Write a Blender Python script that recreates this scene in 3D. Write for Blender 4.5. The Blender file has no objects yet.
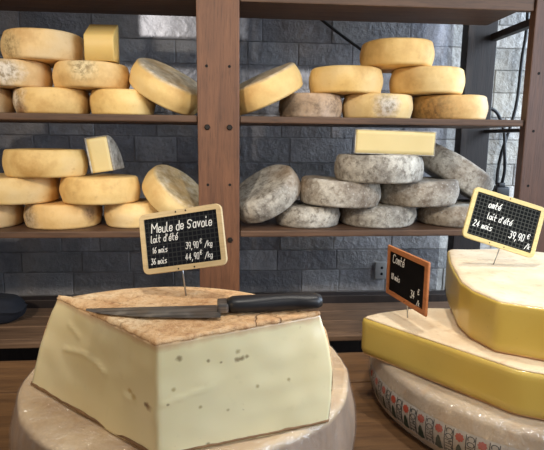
import bpy, bmesh, math, random
from mathutils import Vector, Matrix, Euler, noise
PI = math.pi
R_ = math.radians
scn = bpy.context.scene
COL = scn.collection
rnd = random.Random(7)

# ------------------------------------------------------------------ helpers
def srgb(r, g, b):
    f = lambda c: (c/255/12.92) if c/255 <= .04045 else ((c/255+.055)/1.055)**2.4
    return (f(r), f(g), f(b), 1)

class NT:
    """small node-tree writer"""
    def __init__(s, name):
        s.m = bpy.data.materials.new(name); s.m.use_nodes = True
        s.t = s.m.node_tree; s.n = s.t.nodes; s.l = s.t.links
        s.b = s.n['Principled BSDF']; s.out = s.n['Material Output']
        s._tc = None
    def add(s, typ, **kw):
        n = s.n.new(typ)
        for k, v in kw.items(): setattr(n, k, v)
        return n
    def setin(s, node, key, v):
        if hasattr(v, 'is_output') or isinstance(v, bpy.types.NodeSocket): s.l.new(v, node.inputs[key])
        else: node.inputs[key].default_value = v
    def obj(s):
        if s._tc is None: s._tc = s.add('ShaderNodeTexCoord').outputs['Object']
        return s._tc
    def mapping(s, scale=(1, 1, 1), loc=(0, 0, 0), vec=None):
        n = s.add('ShaderNodeMapping'); s.l.new(vec or s.obj(), n.inputs['Vector'])
        n.inputs['Scale'].default_value = scale; n.inputs['Location'].default_value = loc
        return n.outputs[0]
    def noise(s, scale, detail=4, rough=.55, vec=None, dist=0):
        n = s.add('ShaderNodeTexNoise'); s.l.new(vec or s.obj(), n.inputs['Vector'])
        n.inputs['Scale'].default_value = scale; n.inputs['Detail'].default_value = detail
        n.inputs['Roughness'].default_value = rough; n.inputs['Distortion'].default_value = dist
        return n.outputs['Fac']
    def voro(s, scale, feature='F1', vec=None):
        n = s.add('ShaderNodeTexVoronoi', feature=feature); s.l.new(vec or s.obj(), n.inputs['Vector'])
        n.inputs['Scale'].default_value = scale
        return n.outputs['Distance']
    def ramp(s, fac, stops):
        n = s.add('ShaderNodeValToRGB'); s.l.new(fac, n.inputs[0]); cr = n.color_ramp
        while len(cr.elements) < len(stops): cr.elements.new(.5)
        for e, (p, c) in zip(cr.elements, stops):
            e.position = p; e.color = c if len(c) == 4 else (*c, 1)
        return n.outputs[0]
    def rng(s, fac, a, b, c=0., d=1.):
        n = s.add('ShaderNodeMapRange'); s.l.new(fac, n.inputs[0])
        for i, v in zip((1, 2, 3, 4), (a, b, c, d)): n.inputs[i].default_value = v
        return n.outputs[0]
    def math(s, op, a, b=0.):
        n = s.add('ShaderNodeMath', operation=op); s.setin(n, 0, a); s.setin(n, 1, b); return n.outputs[0]
    def mix(s, fac, a, b, mode='MIX'):
        n = s.add('ShaderNodeMix', data_type='RGBA', blend_type=mode)
        s.setin(n, 0, fac); s.setin(n, 6, a); s.setin(n, 7, b); return n.outputs[2]
    def spot(s, p, r, soft=.4, wob=None):
        """mask round a point of the thing itself"""
        n = s.add('ShaderNodeVectorMath', operation='DISTANCE'); s.l.new(s.obj(), n.inputs[0]); n.inputs[1].default_value = p
        d = n.outputs['Value']
        if wob is not None: d = s.math('ADD', d, s.math('MULTIPLY', s.math('SUBTRACT', wob, .5), r*1.6))
        return s.rng(d, r*(1-soft), r*(1+soft), 1., 0.)
    def bump(s, h, strength=.3, dist=.002):
        n = s.add('ShaderNodeBump'); s.l.new(h, n.inputs['Height'])
        n.inputs['Strength'].default_value = strength; n.inputs['Distance'].default_value = dist
        s.l.new(n.outputs[0], s.b.inputs['Normal']); return n
    def fin(s, color=None, rough=.6, **kw):
        if color is not None: s.setin(s.b, 'Base Color', color)
        s.setin(s.b, 'Roughness', rough)
        for k, v in kw.items(): s.setin(s.b, k.replace('_', ' '), v)
        return s.m

def link(name, bm, mats, parent=None, smooth=True, loc=None):
    me = bpy.data.meshes.new(name)
    if smooth:
        for f in bm.faces: f.smooth = True
    bm.normal_update(); bm.to_mesh(me); bm.free()
    for m in (mats if isinstance(mats, (list, tuple)) else [mats]): me.materials.append(m)
    o = bpy.data.objects.new(name, me); COL.objects.link(o)
    if parent: o.parent = parent
    if loc is not None: o.location = loc
    return o
def tag(o, label=None, cat=None, group=None, kind=None):
    if label: o['label'] = label
    if cat: o['category'] = cat
    if group: o['group'] = group
    if kind: o['kind'] = kind
    return o
def empty(name, loc, label, cat, group=None, rot=None):
    o = bpy.data.objects.new(name, None); COL.objects.link(o); o.location = loc
    if rot: o.rotation_euler = rot
    o.empty_display_size = .02
    return tag(o, label, cat, group)

def box(bm, x0, x1, y0, y1, z0, z1, bev=.0, mi=0):
    vs = [bm.verts.new((x, y, z)) for x in (x0, x1) for y in (y0, y1) for z in (z0, z1)]
    idx = [(0, 1, 3, 2), (4, 6, 7, 5), (0, 4, 5, 1), (2, 3, 7, 6), (0, 2, 6, 4), (1, 5, 7, 3)]
    fs = [bm.faces.new([vs[i] for i in q]) for q in idx]
    for f in fs: f.material_index = mi
    if bev:
        es = list({e for f in fs for e in f.edges})
        bmesh.ops.bevel(bm, geom=es, offset=bev, segments=2, profile=.6, affect='EDGES', material=-1)
    return bm
def nbox(*a, **k): return box(bmesh.new(), *a, **k)

def tube(bm, pts, r, seg=8, mi=0):
    pts = [Vector(p) for p in pts]; rings = []
    up = Vector((.31, .2, .93)).normalized()
    for i, p in enumerate(pts):
        t = (pts[min(i+1, len(pts)-1)]-pts[max(i-1, 0)]).normalized()
        a = t.cross(up).normalized(); b = t.cross(a)
        rings.append([bm.verts.new(p+(a*math.cos(2*PI*k/seg)+b*math.sin(2*PI*k/seg))*r) for k in range(seg)])
    for A, B in zip(rings, rings[1:]):
        for k in range(seg): bm.faces.new((A[k], A[(k+1) % seg], B[(k+1) % seg], B[k])).material_index = mi
    bm.faces.new(rings[0][::-1]).material_index = mi; bm.faces.new(rings[-1]).material_index = mi
def smooth_path(pts, n=10):
    P = [Vector(p) for p in pts]; P = [P[0]*2-P[1]]+P+[P[-1]*2-P[-2]]; out = []
    for i in range(1, len(P)-2):
        for k in range(n):
            t = k/n; a, b, c, d = P[i-1], P[i], P[i+1], P[i+2]
            out.append(.5*((2*b)+(c-a)*t+(2*a-5*b+4*c-d)*t*t+(3*b-a-3*c+d)*t**3))
    out.append(P[-2]); return out

def ring_solid(bm, rings, cap=3, mi=0, mi_top=None, mi_bot=None):
    """closed solid through rings of equal count, bottom to top; caps close towards the middle"""
    V = [[bm.verts.new(p) for p in r] for r in rings]; n = len(V[0])
    for A, B in zip(V, V[1:]):
        for k in range(n): bm.faces.new((A[k], A[(k+1) % n], B[(k+1) % n], B[k])).material_index = mi
    for r, W, flip, m in ((rings[0], V[0], True, mi_bot), (rings[-1], V[-1], False, mi_top)):
        m = mi if m is None else m
        c = sum((Vector(p) for p in r), Vector())/n; prev = W
        for s in range(1, cap+1):
            if s == cap:
                cv = bm.verts.new(c)
                for k in range(n):
                    f = (prev[k], prev[(k+1) % n], cv); bm.faces.new(f[::-1] if flip else f).material_index = m
            else:
                t = s/cap; cur = [bm.verts.new(Vector(p).lerp(c, t)) for p in r]
                for k in range(n):
                    f = (prev[k], prev[(k+1) % n], cur[(k+1) % n], cur[k]); bm.faces.new(f[::-1] if flip else f).material_index = m
                prev = cur
    return V

def wheel_bm(R, h, bulge=.0045, edge=.009, amp=.0018, seed=0, seg=56, dish=.001):
    """wheel of cheese standing on z=0: rounded shoulders, swollen side, hand-made unevenness"""
    bm = bmesh.new(); prof = []
    for k in range(6):
        a = -PI/2+k/5*PI/2; prof.append((R-edge+edge*math.cos(a), edge+edge*math.sin(a)))
    for k in range(1, 6):
        t = k/6; prof.append((R+bulge*math.sin(PI*t), edge+(h-2*edge)*t))
    for k in range(6):
        a = k/5*PI/2; prof.append((R-edge+edge*math.cos(a), h-edge+edge*math.sin(a)))
    so = Vector((seed*3.7, seed*1.3, 0)); rings = []
    for r, z in prof:
        ring = []
        for k in range(seg):
            a = 2*PI*k/seg; p = Vector((r*math.cos(a), r*math.sin(a), z))
            d = noise.noise(p*14+so)*amp*1.6+noise.noise(p*45+so)*amp*.6
            w = min(1, z/.012)
            p = p+Vector((math.cos(a), math.sin(a), .0))*d+Vector((0, 0, noise.noise(p*11+so*2)*amp*w))
            ring.append(p)
        rings.append(ring)
    V = ring_solid(bm, rings, cap=7)
    for v in bm.verts:
        q = math.hypot(v.co.x, v.co.y)
        if q < R-edge and v.co.z > h*.6:
            v.co.z += noise.noise(v.co*16+so)*amp*.8-dish*(1-(q/R)**2)
    return bm

def subdiv_poly(segs):
    """segs: list of (callable t->(x,y), count): dense closed outline"""
    out = []
    for fn, n in segs:
        for k in range(n): out.append(Vector((*fn(k/n), 0)))
    return out
def lineseg(a, b): return lambda t: (a[0]+(b[0]-a[0])*t, a[1]+(b[1]-a[1])*t)
def smooth_poly(P, it):
    for _ in range(it):
        n = len(P); P = [(P[i-1]+P[i]*2+P[(i+1) % n])/4 for i in range(n)]
    return P
def inset(P, d):
    n = len(P); out = []
    for i in range(n):
        t = (P[(i+1) % n]-P[i-1]); t.z = 0; t.normalize()
        dd = d[i] if isinstance(d, list) else d
        out.append(P[i]+Vector((-t.y, t.x, 0))*dd)       # outline runs counter-clockwise
    return out
def at_z(P, z): return [Vector((p.x, p.y, z)) for p in P]

# ------------------------------------------------------------------ materials
def wood(name, c0, c1, axis='z', rough=.55, dark=.5, scale=1.):
    t = NT(name); st = {'z': (9, 9, .7), 'x': (.7, 9, 9), 'y': (9, .7, 9)}[axis]
    v = t.mapping(scale=tuple(q*scale for q in st))
    g = t.noise(6, 6, .62, v, .6); g2 = t.noise(26, 3, .6, v)
    c = t.ramp(g, [(.25, c0), (.5, tuple((a+b)/2 for a, b in zip(c0, c1))), (.78, c1)])
    c = t.mix(t.rng(g2, .52, .75, 0, dark), c, tuple(q*.3 for q in c0[:3])+(1,))
    wear = t.noise(7, 5, .6)
    c = t.mix(t.rng(wear, .5, .8, 0, .35), c, tuple(q*.45 for q in c0[:3])+(1,))
    t.bump(g2, .35, .0015)
    return t.fin(c, rough)
M_post = wood('post_wood', srgb(88, 56, 39), srgb(126, 84, 57), 'z')
M_shelf = wood('shelf_wood', srgb(66, 46, 34), srgb(110, 80, 58), 'x', .6)
M_post_shaded = wood('post_wood_shaded', srgb(72, 48, 38), srgb(104, 72, 56), 'z')  # same wood painted darker: the right post's front gets no light
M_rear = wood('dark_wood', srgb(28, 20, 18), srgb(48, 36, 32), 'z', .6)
M_plank = wood('plank_wood', srgb(92, 68, 50), srgb(138, 108, 82), 'x', .65)
M_counter = wood('counter_wood', srgb(84, 58, 38), srgb(138, 102, 66), 'x', .45, .6, .8)
M_crate = wood('crate_wood', srgb(120, 88, 62), srgb(176, 136, 100), 'x', .7)

def plain(name, c, rough=.5, metal=0., **kw):
    return NT(name).fin(c, rough, Metallic=metal, **kw)
M_iron = plain('bolt_iron', srgb(42, 38, 36), .45, .6)
M_hole = plain('bored_hole', srgb(14, 11, 10), .9)
M_black = plain('black_rubber', srgb(16, 17, 22), .5)
M_steel = plain('pin_steel', srgb(176, 178, 182), .3, 1.)
M_chalk = plain('chalk', srgb(236, 238, 236), .9)
M_plastic = plain('socket_plastic', srgb(205, 200, 186), .45)

def stone_mat():
    t = NT('painted_stone'); a = t.add('ShaderNodeVertexColor', layer_name='stone')
    n = t.noise(9, 6, .65); n2 = t.noise(42, 5, .6)
    c = t.mix(t.rng(n, .4, .68, 0, .6), a.outputs[0], srgb(128, 128, 130))
    c = t.mix(t.rng(n2, .55, .8, 0, .4), c, srgb(232, 234, 236))
    t.bump(t.math('ADD', n, n2), 1., .010)
    return t.fin(c, .85)
M_stone = stone_mat()
M_mortar = plain('mortar', srgb(196, 192, 186), .95)

def tomme(name, seed, base=(226, 186, 112), patches=(), dusty=.25):
    base = (base[0]+8, base[1]+12, base[2]+22)
    """pressed yellow rind: amber clouds, pale bloom, darker scuffs; patches = (x, y, z, radius, colour)"""
    t = NT(name); off = (seed*1.7, seed*.9, seed*2.3)
    v = t.mapping(loc=off)
    n = t.noise(9, 5, .6, v); f = t.noise(60, 4, .6, v); big = t.noise(4.5, 3, .5, v)
    b = srgb(*base)
    c = t.ramp(n, [(.28, srgb(base[0]*.82, base[1]*.74, base[2]*.62)), (.5, b), (.75, srgb(min(255, base[0]*1.04), min(255, base[1]*1.08), base[2]*1.2))])
    c = t.mix(t.rng(big, .55, .72, 0, dusty*1.6), c, srgb(206, 190, 158))
    c = t.mix(t.rng(f, .6, .78, 0, .4), c, srgb(180, 138, 82))
    for (x, y, z, r, col) in patches:
        c = t.mix(t.math('MULTIPLY', t.spot((x, y, z), r, .55, t.noise(30, 4, .7, v)), .85),
                  c, t.mix(t.rng(t.noise(75, 4, .7, v), .42, .6), srgb(*col), srgb(col[0]*.62, col[1]*.58, col[2]*.52)))
    t.bump(t.math('ADD', f, n), .35, .003)
    return t.fin(c, .62)
def gold_top(name, seed, base=(226, 186, 112), h=.066, gray=(176, 166, 148)):
    """yellow side, dry greyish mottled flat face on top"""
    t = NT(name); v = t.mapping(loc=(seed*1.7, seed, 0))
    sep = t.add('ShaderNodeSeparateXYZ'); t.l.new(t.obj(), sep.inputs[0])
    n = t.noise(9, 5, .6, v); f = t.noise(45, 5, .65, v)
    side = t.ramp(n, [(.28, srgb(210, 168, 104)), (.5, srgb(base[0]+4, base[1]+8, base[2]+16)), (.75, srgb(240, 214, 158))])
    top = t.ramp(f, [(.3, srgb(130, 116, 96)), (.5, srgb(*gray)), (.7, srgb(222, 214, 196))])
    top = t.mix(t.rng(n, .45, .7, 0, .6), top, srgb(206, 172, 110))
    k = t.rng(t.math('ADD', sep.outputs[2], t.math('MULTIPLY', t.math('SUBTRACT', n, .5), .02)), h*.86, h*.99)
    t.bump(t.math('ADD', f, n), .45, .003)
    return t.fin(t.mix(k, side, top), .65)
def gray_rind(name, seed, warm=0.):
    t = NT(name); v = t.mapping(loc=(seed*2.1, seed*.7, seed*1.1))
    n = t.noise(13, 6, .66, v); f = t.noise(70, 5, .7, v); big = t.noise(5, 3, .5, v); sp = t.voro(95, vec=v)
    c = t.ramp(n, [(.28, srgb(92, 86, 80)), (.43, srgb(146, 141, 133)), (.58, srgb(192, 188, 178)), (.74, srgb(220, 217, 208))])
    c = t.mix(t.rng(f, .47, .66, 0, .75), c, srgb(84, 74, 64))
    c = t.mix(t.rng(big, .5, .72, 0, .35+warm), c, srgb(164, 134, 100))
    c = t.mix(t.rng(sp, .1, .3, .35, 0), c, srgb(222, 220, 214))
    t.bump(t.math('ADD', f, n), .7, .004)
    return t.fin(c, .85)

def paste(name, c0, c1, rough=.4, coat=0., spots=(), streaks=.0, coat_rough=.12, bumpy=.08, under=0):
    t = NT(name); n = t.noise(5, 3, .5); f = t.noise(60, 4, .55); sp = t.noise(120, 2, .5)
    c = t.mix(t.rng(n, .3, .7), c0, c1)
    c = t.mix(t.rng(f, .62, .8, 0, .25), c, tuple(q*.72 for q in c0[:3])+(1,))
    c = t.mix(t.rng(sp, .74, .8, 0, .5), c, srgb(150, 120, 70))
    if under:                                                 # paste ripens darker next to its rind
        sep = t.add('ShaderNodeSeparateXYZ'); t.l.new(t.obj(), sep.inputs[0])
        zz = t.math('ADD', sep.outputs[2], t.math('MULTIPLY', t.math('SUBTRACT', t.noise(40, 4, .6), .5), .012))
        c = t.mix(t.rng(zz, under-.009, under-.001, 0, .7), c, srgb(190, 142, 100))
    if spots:                                                 # they run a little way into the paste: depth does not matter
        face = t.mapping(scale=(1, 0, 1)); t._tc, keep = face, t._tc; grain = t.noise(220, 3, .6, keep)
        for p, r, col in spots: c = t.mix(t.math('MULTIPLY', t.spot((p[0], 0, p[2]), r*.85, .6, grain), .72), c, srgb(*col))
        t._tc = keep
    t.bump(t.math('ADD', n, t.math('MULTIPLY', f, .3)), bumpy, .004)
    return t.fin(c, rough, Coat_Weight=coat, Coat_Roughness=coat_rough, Subsurface_Weight=.12,
                 Subsurface_Radius=(.012, .008, .004), Subsurface_Scale=.6)

def crust(name):
    t = NT(name); n = t.noise(11, 6, .6); f = t.noise(115, 5, .66); big = t.noise(6, 3, .5)
    c = t.ramp(n, [(.28, srgb(188, 138, 90)), (.45, srgb(220, 176, 126)), (.60, srgb(234, 202, 158)), (.78, srgb(244, 224, 192))])
    c = t.mix(t.rng(f, .5, .68, 0, .7), c, srgb(160, 110, 70))
    c = t.mix(t.rng(f, .46, .34, 0, .3), c, srgb(236, 212, 176))
    wv = t.add('ShaderNodeVectorMath', operation='ADD'); t.l.new(t.obj(), wv.inputs[0])
    nn = t.add('ShaderNodeTexNoise'); t.l.new(t.obj(), nn.inputs['Vector']); nn.inputs['Scale'].default_value = 30
    sc = t.add('ShaderNodeVectorMath', operation='SCALE'); t.l.new(nn.outputs['Color'], sc.inputs[0]); sc.inputs['Scale'].default_value = .03
    t.l.new(sc.outputs[0], wv.inputs[1])
    cr = t.voro(17, 'DISTANCE_TO_EDGE', wv.outputs[0])
    ck = t.math('MULTIPLY', t.rng(cr, .0, .03, 1, 0), t.rng(t.noise(8, 2, .5), .5, .6))
    c = t.mix(t.math('MULTIPLY', ck, .75), c, srgb(96, 62, 40))
    t.bump(t.math('SUBTRACT', t.math('ADD', n, f), ck), .8, .004)
    return t.fin(c, .72)
M_crust = crust('dry_crust')

def pale_rind(name, c0, c1, side=None, h=0):
    t = NT(name); n = t.noise(8, 6, .65); f = t.noise(50, 5, .65)
    c = t.ramp(n, [(.3, c0), (.7, c1)])
    c = t.mix(t.rng(f, .54, .74, 0, .5), c, srgb(186, 146, 100))
    if side:                                                  # side painted darker for its shade, on browner brushed skin
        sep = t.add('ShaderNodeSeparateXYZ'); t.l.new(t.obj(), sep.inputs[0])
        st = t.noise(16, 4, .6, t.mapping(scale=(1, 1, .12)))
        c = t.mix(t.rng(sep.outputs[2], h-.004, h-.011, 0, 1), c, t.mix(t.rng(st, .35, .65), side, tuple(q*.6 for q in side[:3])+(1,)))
    t.bump(t.math('ADD', n, f), .4, .003)
    return t.fin(c, .65)
M_pale_rind = pale_rind('pale_rind', srgb(216, 190, 154), srgb(240, 226, 200))
M_brown_rind = pale_rind('brown_rind', srgb(168, 124, 78), srgb(210, 168, 120))
M_dark_rind = pale_rind('dark_rind', srgb(92, 66, 42), srgb(140, 104, 66))
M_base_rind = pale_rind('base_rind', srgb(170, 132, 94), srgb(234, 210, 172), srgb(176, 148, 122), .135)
M_old_rind = pale_rind('old_rind', srgb(160, 138, 112), srgb(206, 186, 158))

def film(name, veil=.18, gloss=.16, crease=26, tint=(1, 1, 1, 1)):
    """crinkled clear wrap: mostly see-through, faint milky veil, sharp glints"""
    t = NT(name); t.n.remove(t.b)
    v = t.mapping(scale=(1, 1, .35))
    n = t.noise(crease, 4, .6, v, 1.2); n2 = t.noise(crease*3.2, 3, .6, v, .6)
    bp = t.add('ShaderNodeBump'); t.l.new(t.math('ADD', n, t.math('MULTIPLY', n2, .35)), bp.inputs['Height'])
    bp.inputs['Strength'].default_value = 1.; bp.inputs['Distance'].default_value = .012
    tr = t.add('ShaderNodeBsdfTransparent'); tr.inputs[0].default_value = tint
    gl = t.add('ShaderNodeBsdfGlossy'); gl.inputs['Roughness'].default_value = .16; t.l.new(bp.outputs[0], gl.inputs['Normal'])
    df = t.add('ShaderNodeBsdfDiffuse'); df.inputs[0].default_value = (.85, .84, .84, 1); t.l.new(bp.outputs[0], df.inputs['Normal'])
    m1 = t.add('ShaderNodeMixShader'); t.l.new(t.rng(n, .35, .75, veil*.4, veil*1.5), m1.inputs[0])
    t.l.new(tr.outputs[0], m1.inputs[1]); t.l.new(df.outputs[0], m1.inputs[2])
    m2 = t.add('ShaderNodeMixShader'); m2.inputs[0].default_value = gloss
    t.l.new(m1.outputs[0], m2.inputs[1]); t.l.new(gl.outputs[0], m2.inputs[2])
    t.l.new(m2.outputs[0], t.out.inputs[0]); return t.m
M_film = film('cling_film', .08, .12, 30)
M_film_old = film('cling_film_dull', .10, .10, 30)

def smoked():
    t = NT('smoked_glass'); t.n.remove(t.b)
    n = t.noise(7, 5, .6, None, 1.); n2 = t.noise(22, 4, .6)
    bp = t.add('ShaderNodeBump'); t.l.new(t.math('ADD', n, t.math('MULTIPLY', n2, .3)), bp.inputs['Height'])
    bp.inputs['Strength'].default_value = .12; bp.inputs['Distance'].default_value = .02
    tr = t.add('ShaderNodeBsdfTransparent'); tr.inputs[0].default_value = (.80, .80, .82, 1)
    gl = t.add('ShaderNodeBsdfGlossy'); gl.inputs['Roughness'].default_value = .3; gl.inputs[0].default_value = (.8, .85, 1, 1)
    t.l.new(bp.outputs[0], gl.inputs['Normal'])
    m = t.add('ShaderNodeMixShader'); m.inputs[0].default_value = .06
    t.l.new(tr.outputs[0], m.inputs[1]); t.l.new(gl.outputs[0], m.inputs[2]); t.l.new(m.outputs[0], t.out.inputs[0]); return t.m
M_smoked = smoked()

def slate(name, cell, line, ink=(16, 18, 22)):
    t = NT(name); sep = t.add('ShaderNodeSeparateXYZ'); t.l.new(t.obj(), sep.inputs[0])
    c = t.mix(t.rng(t.noise(30, 4, .6), .45, .75, 0, .5), srgb(*ink), srgb(ink[0]+10, ink[1]+10, ink[2]+11))
    if cell:
        ms = []
        for k in (0, 2):
            q = t.math('ABSOLUTE', t.math('SUBTRACT', t.math('FRACT', t.math('DIVIDE', sep.outputs[k], cell)), .5))
            ms.append(t.rng(q, .06, .13, 1, 0))
        g = t.math('MAXIMUM', ms[0], ms[1])
        c = t.mix(t.math('MULTIPLY', g, line), c, srgb(132, 136, 130))
    return t.fin(c, .75, Specular_IOR_Level=.12)

def blade_mat():
    t = NT('blade_steel'); v = t.mapping(scale=(2, 30, 30))
    n = t.noise(6, 5, .6, v); s = t.noise(35, 4, .6)
    c = t.mix(t.rng(n, .35, .65), srgb(96, 92, 90), srgb(150, 146, 142))
    c = t.mix(t.rng(s, .55, .75, 0, .5), c, srgb(196, 184, 164))
    return t.fin(c, t.rng(s, .3, .7, .3, .55), Metallic=.85)
M_blade = blade_mat()
M_handle = plain('knife_grip', srgb(24, 25, 30), .42)
M_cloth = plain('navy_cloth', srgb(30, 34, 44), .9)

# ------------------------------------------------------------------ setting
def struct(name, bm, m, smooth=False): return tag(link(name, bm, m, smooth=smooth), kind='structure')
struct('floor', nbox(-2.6, 2.6, -2.2, 1.95, -.05, 0), plain('floor_tile', srgb(108, 100, 92), .6))
bm = bmesh.new(); lay = bm.loops.layers.float_color.new('stone')
box(bm, -2.6, 2.6, 1.8535, 1.95, 0, 2.7, mi=1)
z = .0; row = 0
pal = [(206, 202, 194), (218, 214, 206), (190, 188, 184), (226, 222, 214), (204, 200, 190), (178, 176, 172)]
lit_spots = [(-.345, 1.70), (.02, 1.705), (.17, 1.70), (-.62, 1.43)]  # stones painted paler in place of light patches on the wall
while z < 2.68:
    hh = .082*rnd.uniform(.9, 1.12); x = -2.6+rnd.uniform(-.2, 0); zz = min(z+hh, 2.7)
    while x < 2.6:
        w = rnd.uniform(.12, .29)
        before = set(bm.faces)
        g = .0010
        d = rnd.uniform(.0, .004)
        if -1.6 < x < 1.8 and z > .5:
            vs = box(bm, max(x, -2.6)+g, min(x+w, 2.6)-g, 1.848-d, 1.875, z+g, zz-g, bev=.0035)
        else: box(bm, max(x, -2.6)+g, min(x+w, 2.6)-g, 1.848-d, 1.875, z+g, zz-g)
        c = rnd.choice(pal)
        for (bx, bz) in lit_spots:
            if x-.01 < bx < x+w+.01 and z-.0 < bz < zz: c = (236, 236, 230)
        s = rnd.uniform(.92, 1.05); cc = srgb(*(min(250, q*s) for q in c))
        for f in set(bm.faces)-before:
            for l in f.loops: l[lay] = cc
        x += w
    z += hh
for f in bm.faces:
    if f.material_index == 1:
        for l in f.loops: l[lay] = srgb(160, 162, 166)
struct('wall_back', bm, [M_stone, M_mortar])

# counter the wheels stand on
ct = empty('counter', (0, .45, 0), 'brown wooden counter board the big wrapped cheese wheels stand on', 'counter')
for k, (y0, y1) in enumerate([(-.12, .135), (.138, .40), (.403, .665), (.668, .93), (.933, 1.075)]):
    link('counter_plank', nbox(-1.15, 1.25, y0-.45, y1-.45, .878, .92, bev=.003), M_counter, ct, False)
link('counter_apron', nbox(-1.12, 1.22, -.50, -.46, .1, .877), M_counter, ct, False)
for x in (-1.1, 1.12):
    link('leg', nbox(x, x+.08, .53, .61, 0, .877, bev=.004), M_counter, ct, False)
    link('leg', nbox(x, x+.08, -.45, -.37, 0, .877, bev=.004), M_counter, ct, False)

# ------------------------------------------------------------------ rack
Y0 = 1.30
rack = empty('shelf_rack', (.35, Y0, 0), 'reddish brown wooden rack with bolted posts and shelves of cheese wheels', 'shelf')
RX, RY = -.35, -Y0
def rbox(name, x0, x1, y0, y1, z0, z1, m, bev=.003): return link(name, nbox(x0+RX, x1+RX, y0+RY, y1+RY, z0, z1, bev=bev), m, rack, False)
def disc_bm(bm, x, y, z, r, d, seg=12, dome=True):
    """bolt head facing the viewer's side (-Y)"""
    prev = None
    prof = [(r, 0), (r, -d*.6), (r*.75, -d), (r*.3, -d)] if dome else [(r, 0), (r, -d)]
    for rr, dy in prof:
        cur = [bm.verts.new((x+rr*math.cos(2*PI*k/seg), y+dy, z+rr*math.sin(2*PI*k/seg))) for k in range(seg)]
        if prev:
            for k in range(seg): bm.faces.new((prev[k], prev[(k+1) % seg], cur[(k+1) % seg], cur[k]))
        prev = cur
    bm.faces.new(prev)
def post_front(x0, x1, bolts, holes, m=M_post):
    p = rbox('post', x0, x1, Y0-.004, Y0+.024, 0, 2.05, m)
    for x, z in bolts:
        b = bmesh.new(); disc_bm(b, x+RX, Y0-.004+RY, z, .0075, .006, 6); link('bolt', b, M_iron, p, False)
    for x, z in holes:
        b = bmesh.new(); disc_bm(b, x+RX, Y0-.004+RY, z, .0036, .0006, 12, False); link('bored_hole', b, M_hole, p, False)
fx = (-.057, -.001)
post_front(-.081, .024, [(x, z) for x in fx for z in (1.742, 1.430, 1.141)], [(x, z) for x in fx for z in (1.578, 1.285)])
post_front(.779, .884, [], [(.802, 1.578), (.86, 1.578), (.802, 1.43), (.86, 1.43), (.802, 1.285), (.86, 1.285)], M_post_shaded)
post_front(-.941, -.836, [(-.917, 1.43), (-.861, 1.43)], [])
for x in (-.941, -.081, .771):
    rbox('rear_post', x, x+.100, 1.655, 1.70, 0, 2.05, M_rear)
for z0, z1, yb in ((1.748, 1.765, 1.545), (1.442, 1.459, 1.575), (1.147, 1.164, 1.575)):
    for (x0, x1) in ((-.834, -.083), (.026, .777)):
        rbox('shelf_board', x0, x1, Y0+(.022 if z0 > 1.7 else .002), yb, z0, z1, M_shelf)
        if z0 > 1.7: rbox('front_batten', x0, x1, Y0+.002, Y0+.021, 1.732, 1.765, M_shelf)
    for x0 in (-.90, -.04, .845):
        rbox('side_rail', x0, x0+.026, Y0+.026, 1.653, z0-(.022 if z0 > 1.7 else .012), z0-.001, M_rear)
for y0, y1 in ((1.30, 1.385), (1.395, 1.47), (1.48, 1.555)):
    rbox('bottom_slat', -.92, .87, y0+.026, y1+.026, .852, .868, M_plank)
rbox('bottom_slat', -.834, -.083, 1.30, 1.322, .852, .868, M_plank); rbox('bottom_slat', .026, .777, 1.30, 1.322, .852, .868, M_plank)
rbox('rear_rail', -.92, .87, 1.61, 1.654, .80, .885, M_rear)
rbox('shade_board', -.92, .87, 1.63, 1.652, .02, .798, M_rear)  # added dark board, stands in for the shade below the slats

# dark sheet of glass behind the rack
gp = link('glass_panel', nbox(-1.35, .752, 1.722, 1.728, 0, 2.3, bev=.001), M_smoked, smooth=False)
tag(gp, 'tall dark smoked glass sheet standing between the rack and the stone wall', 'glass panel')

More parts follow.
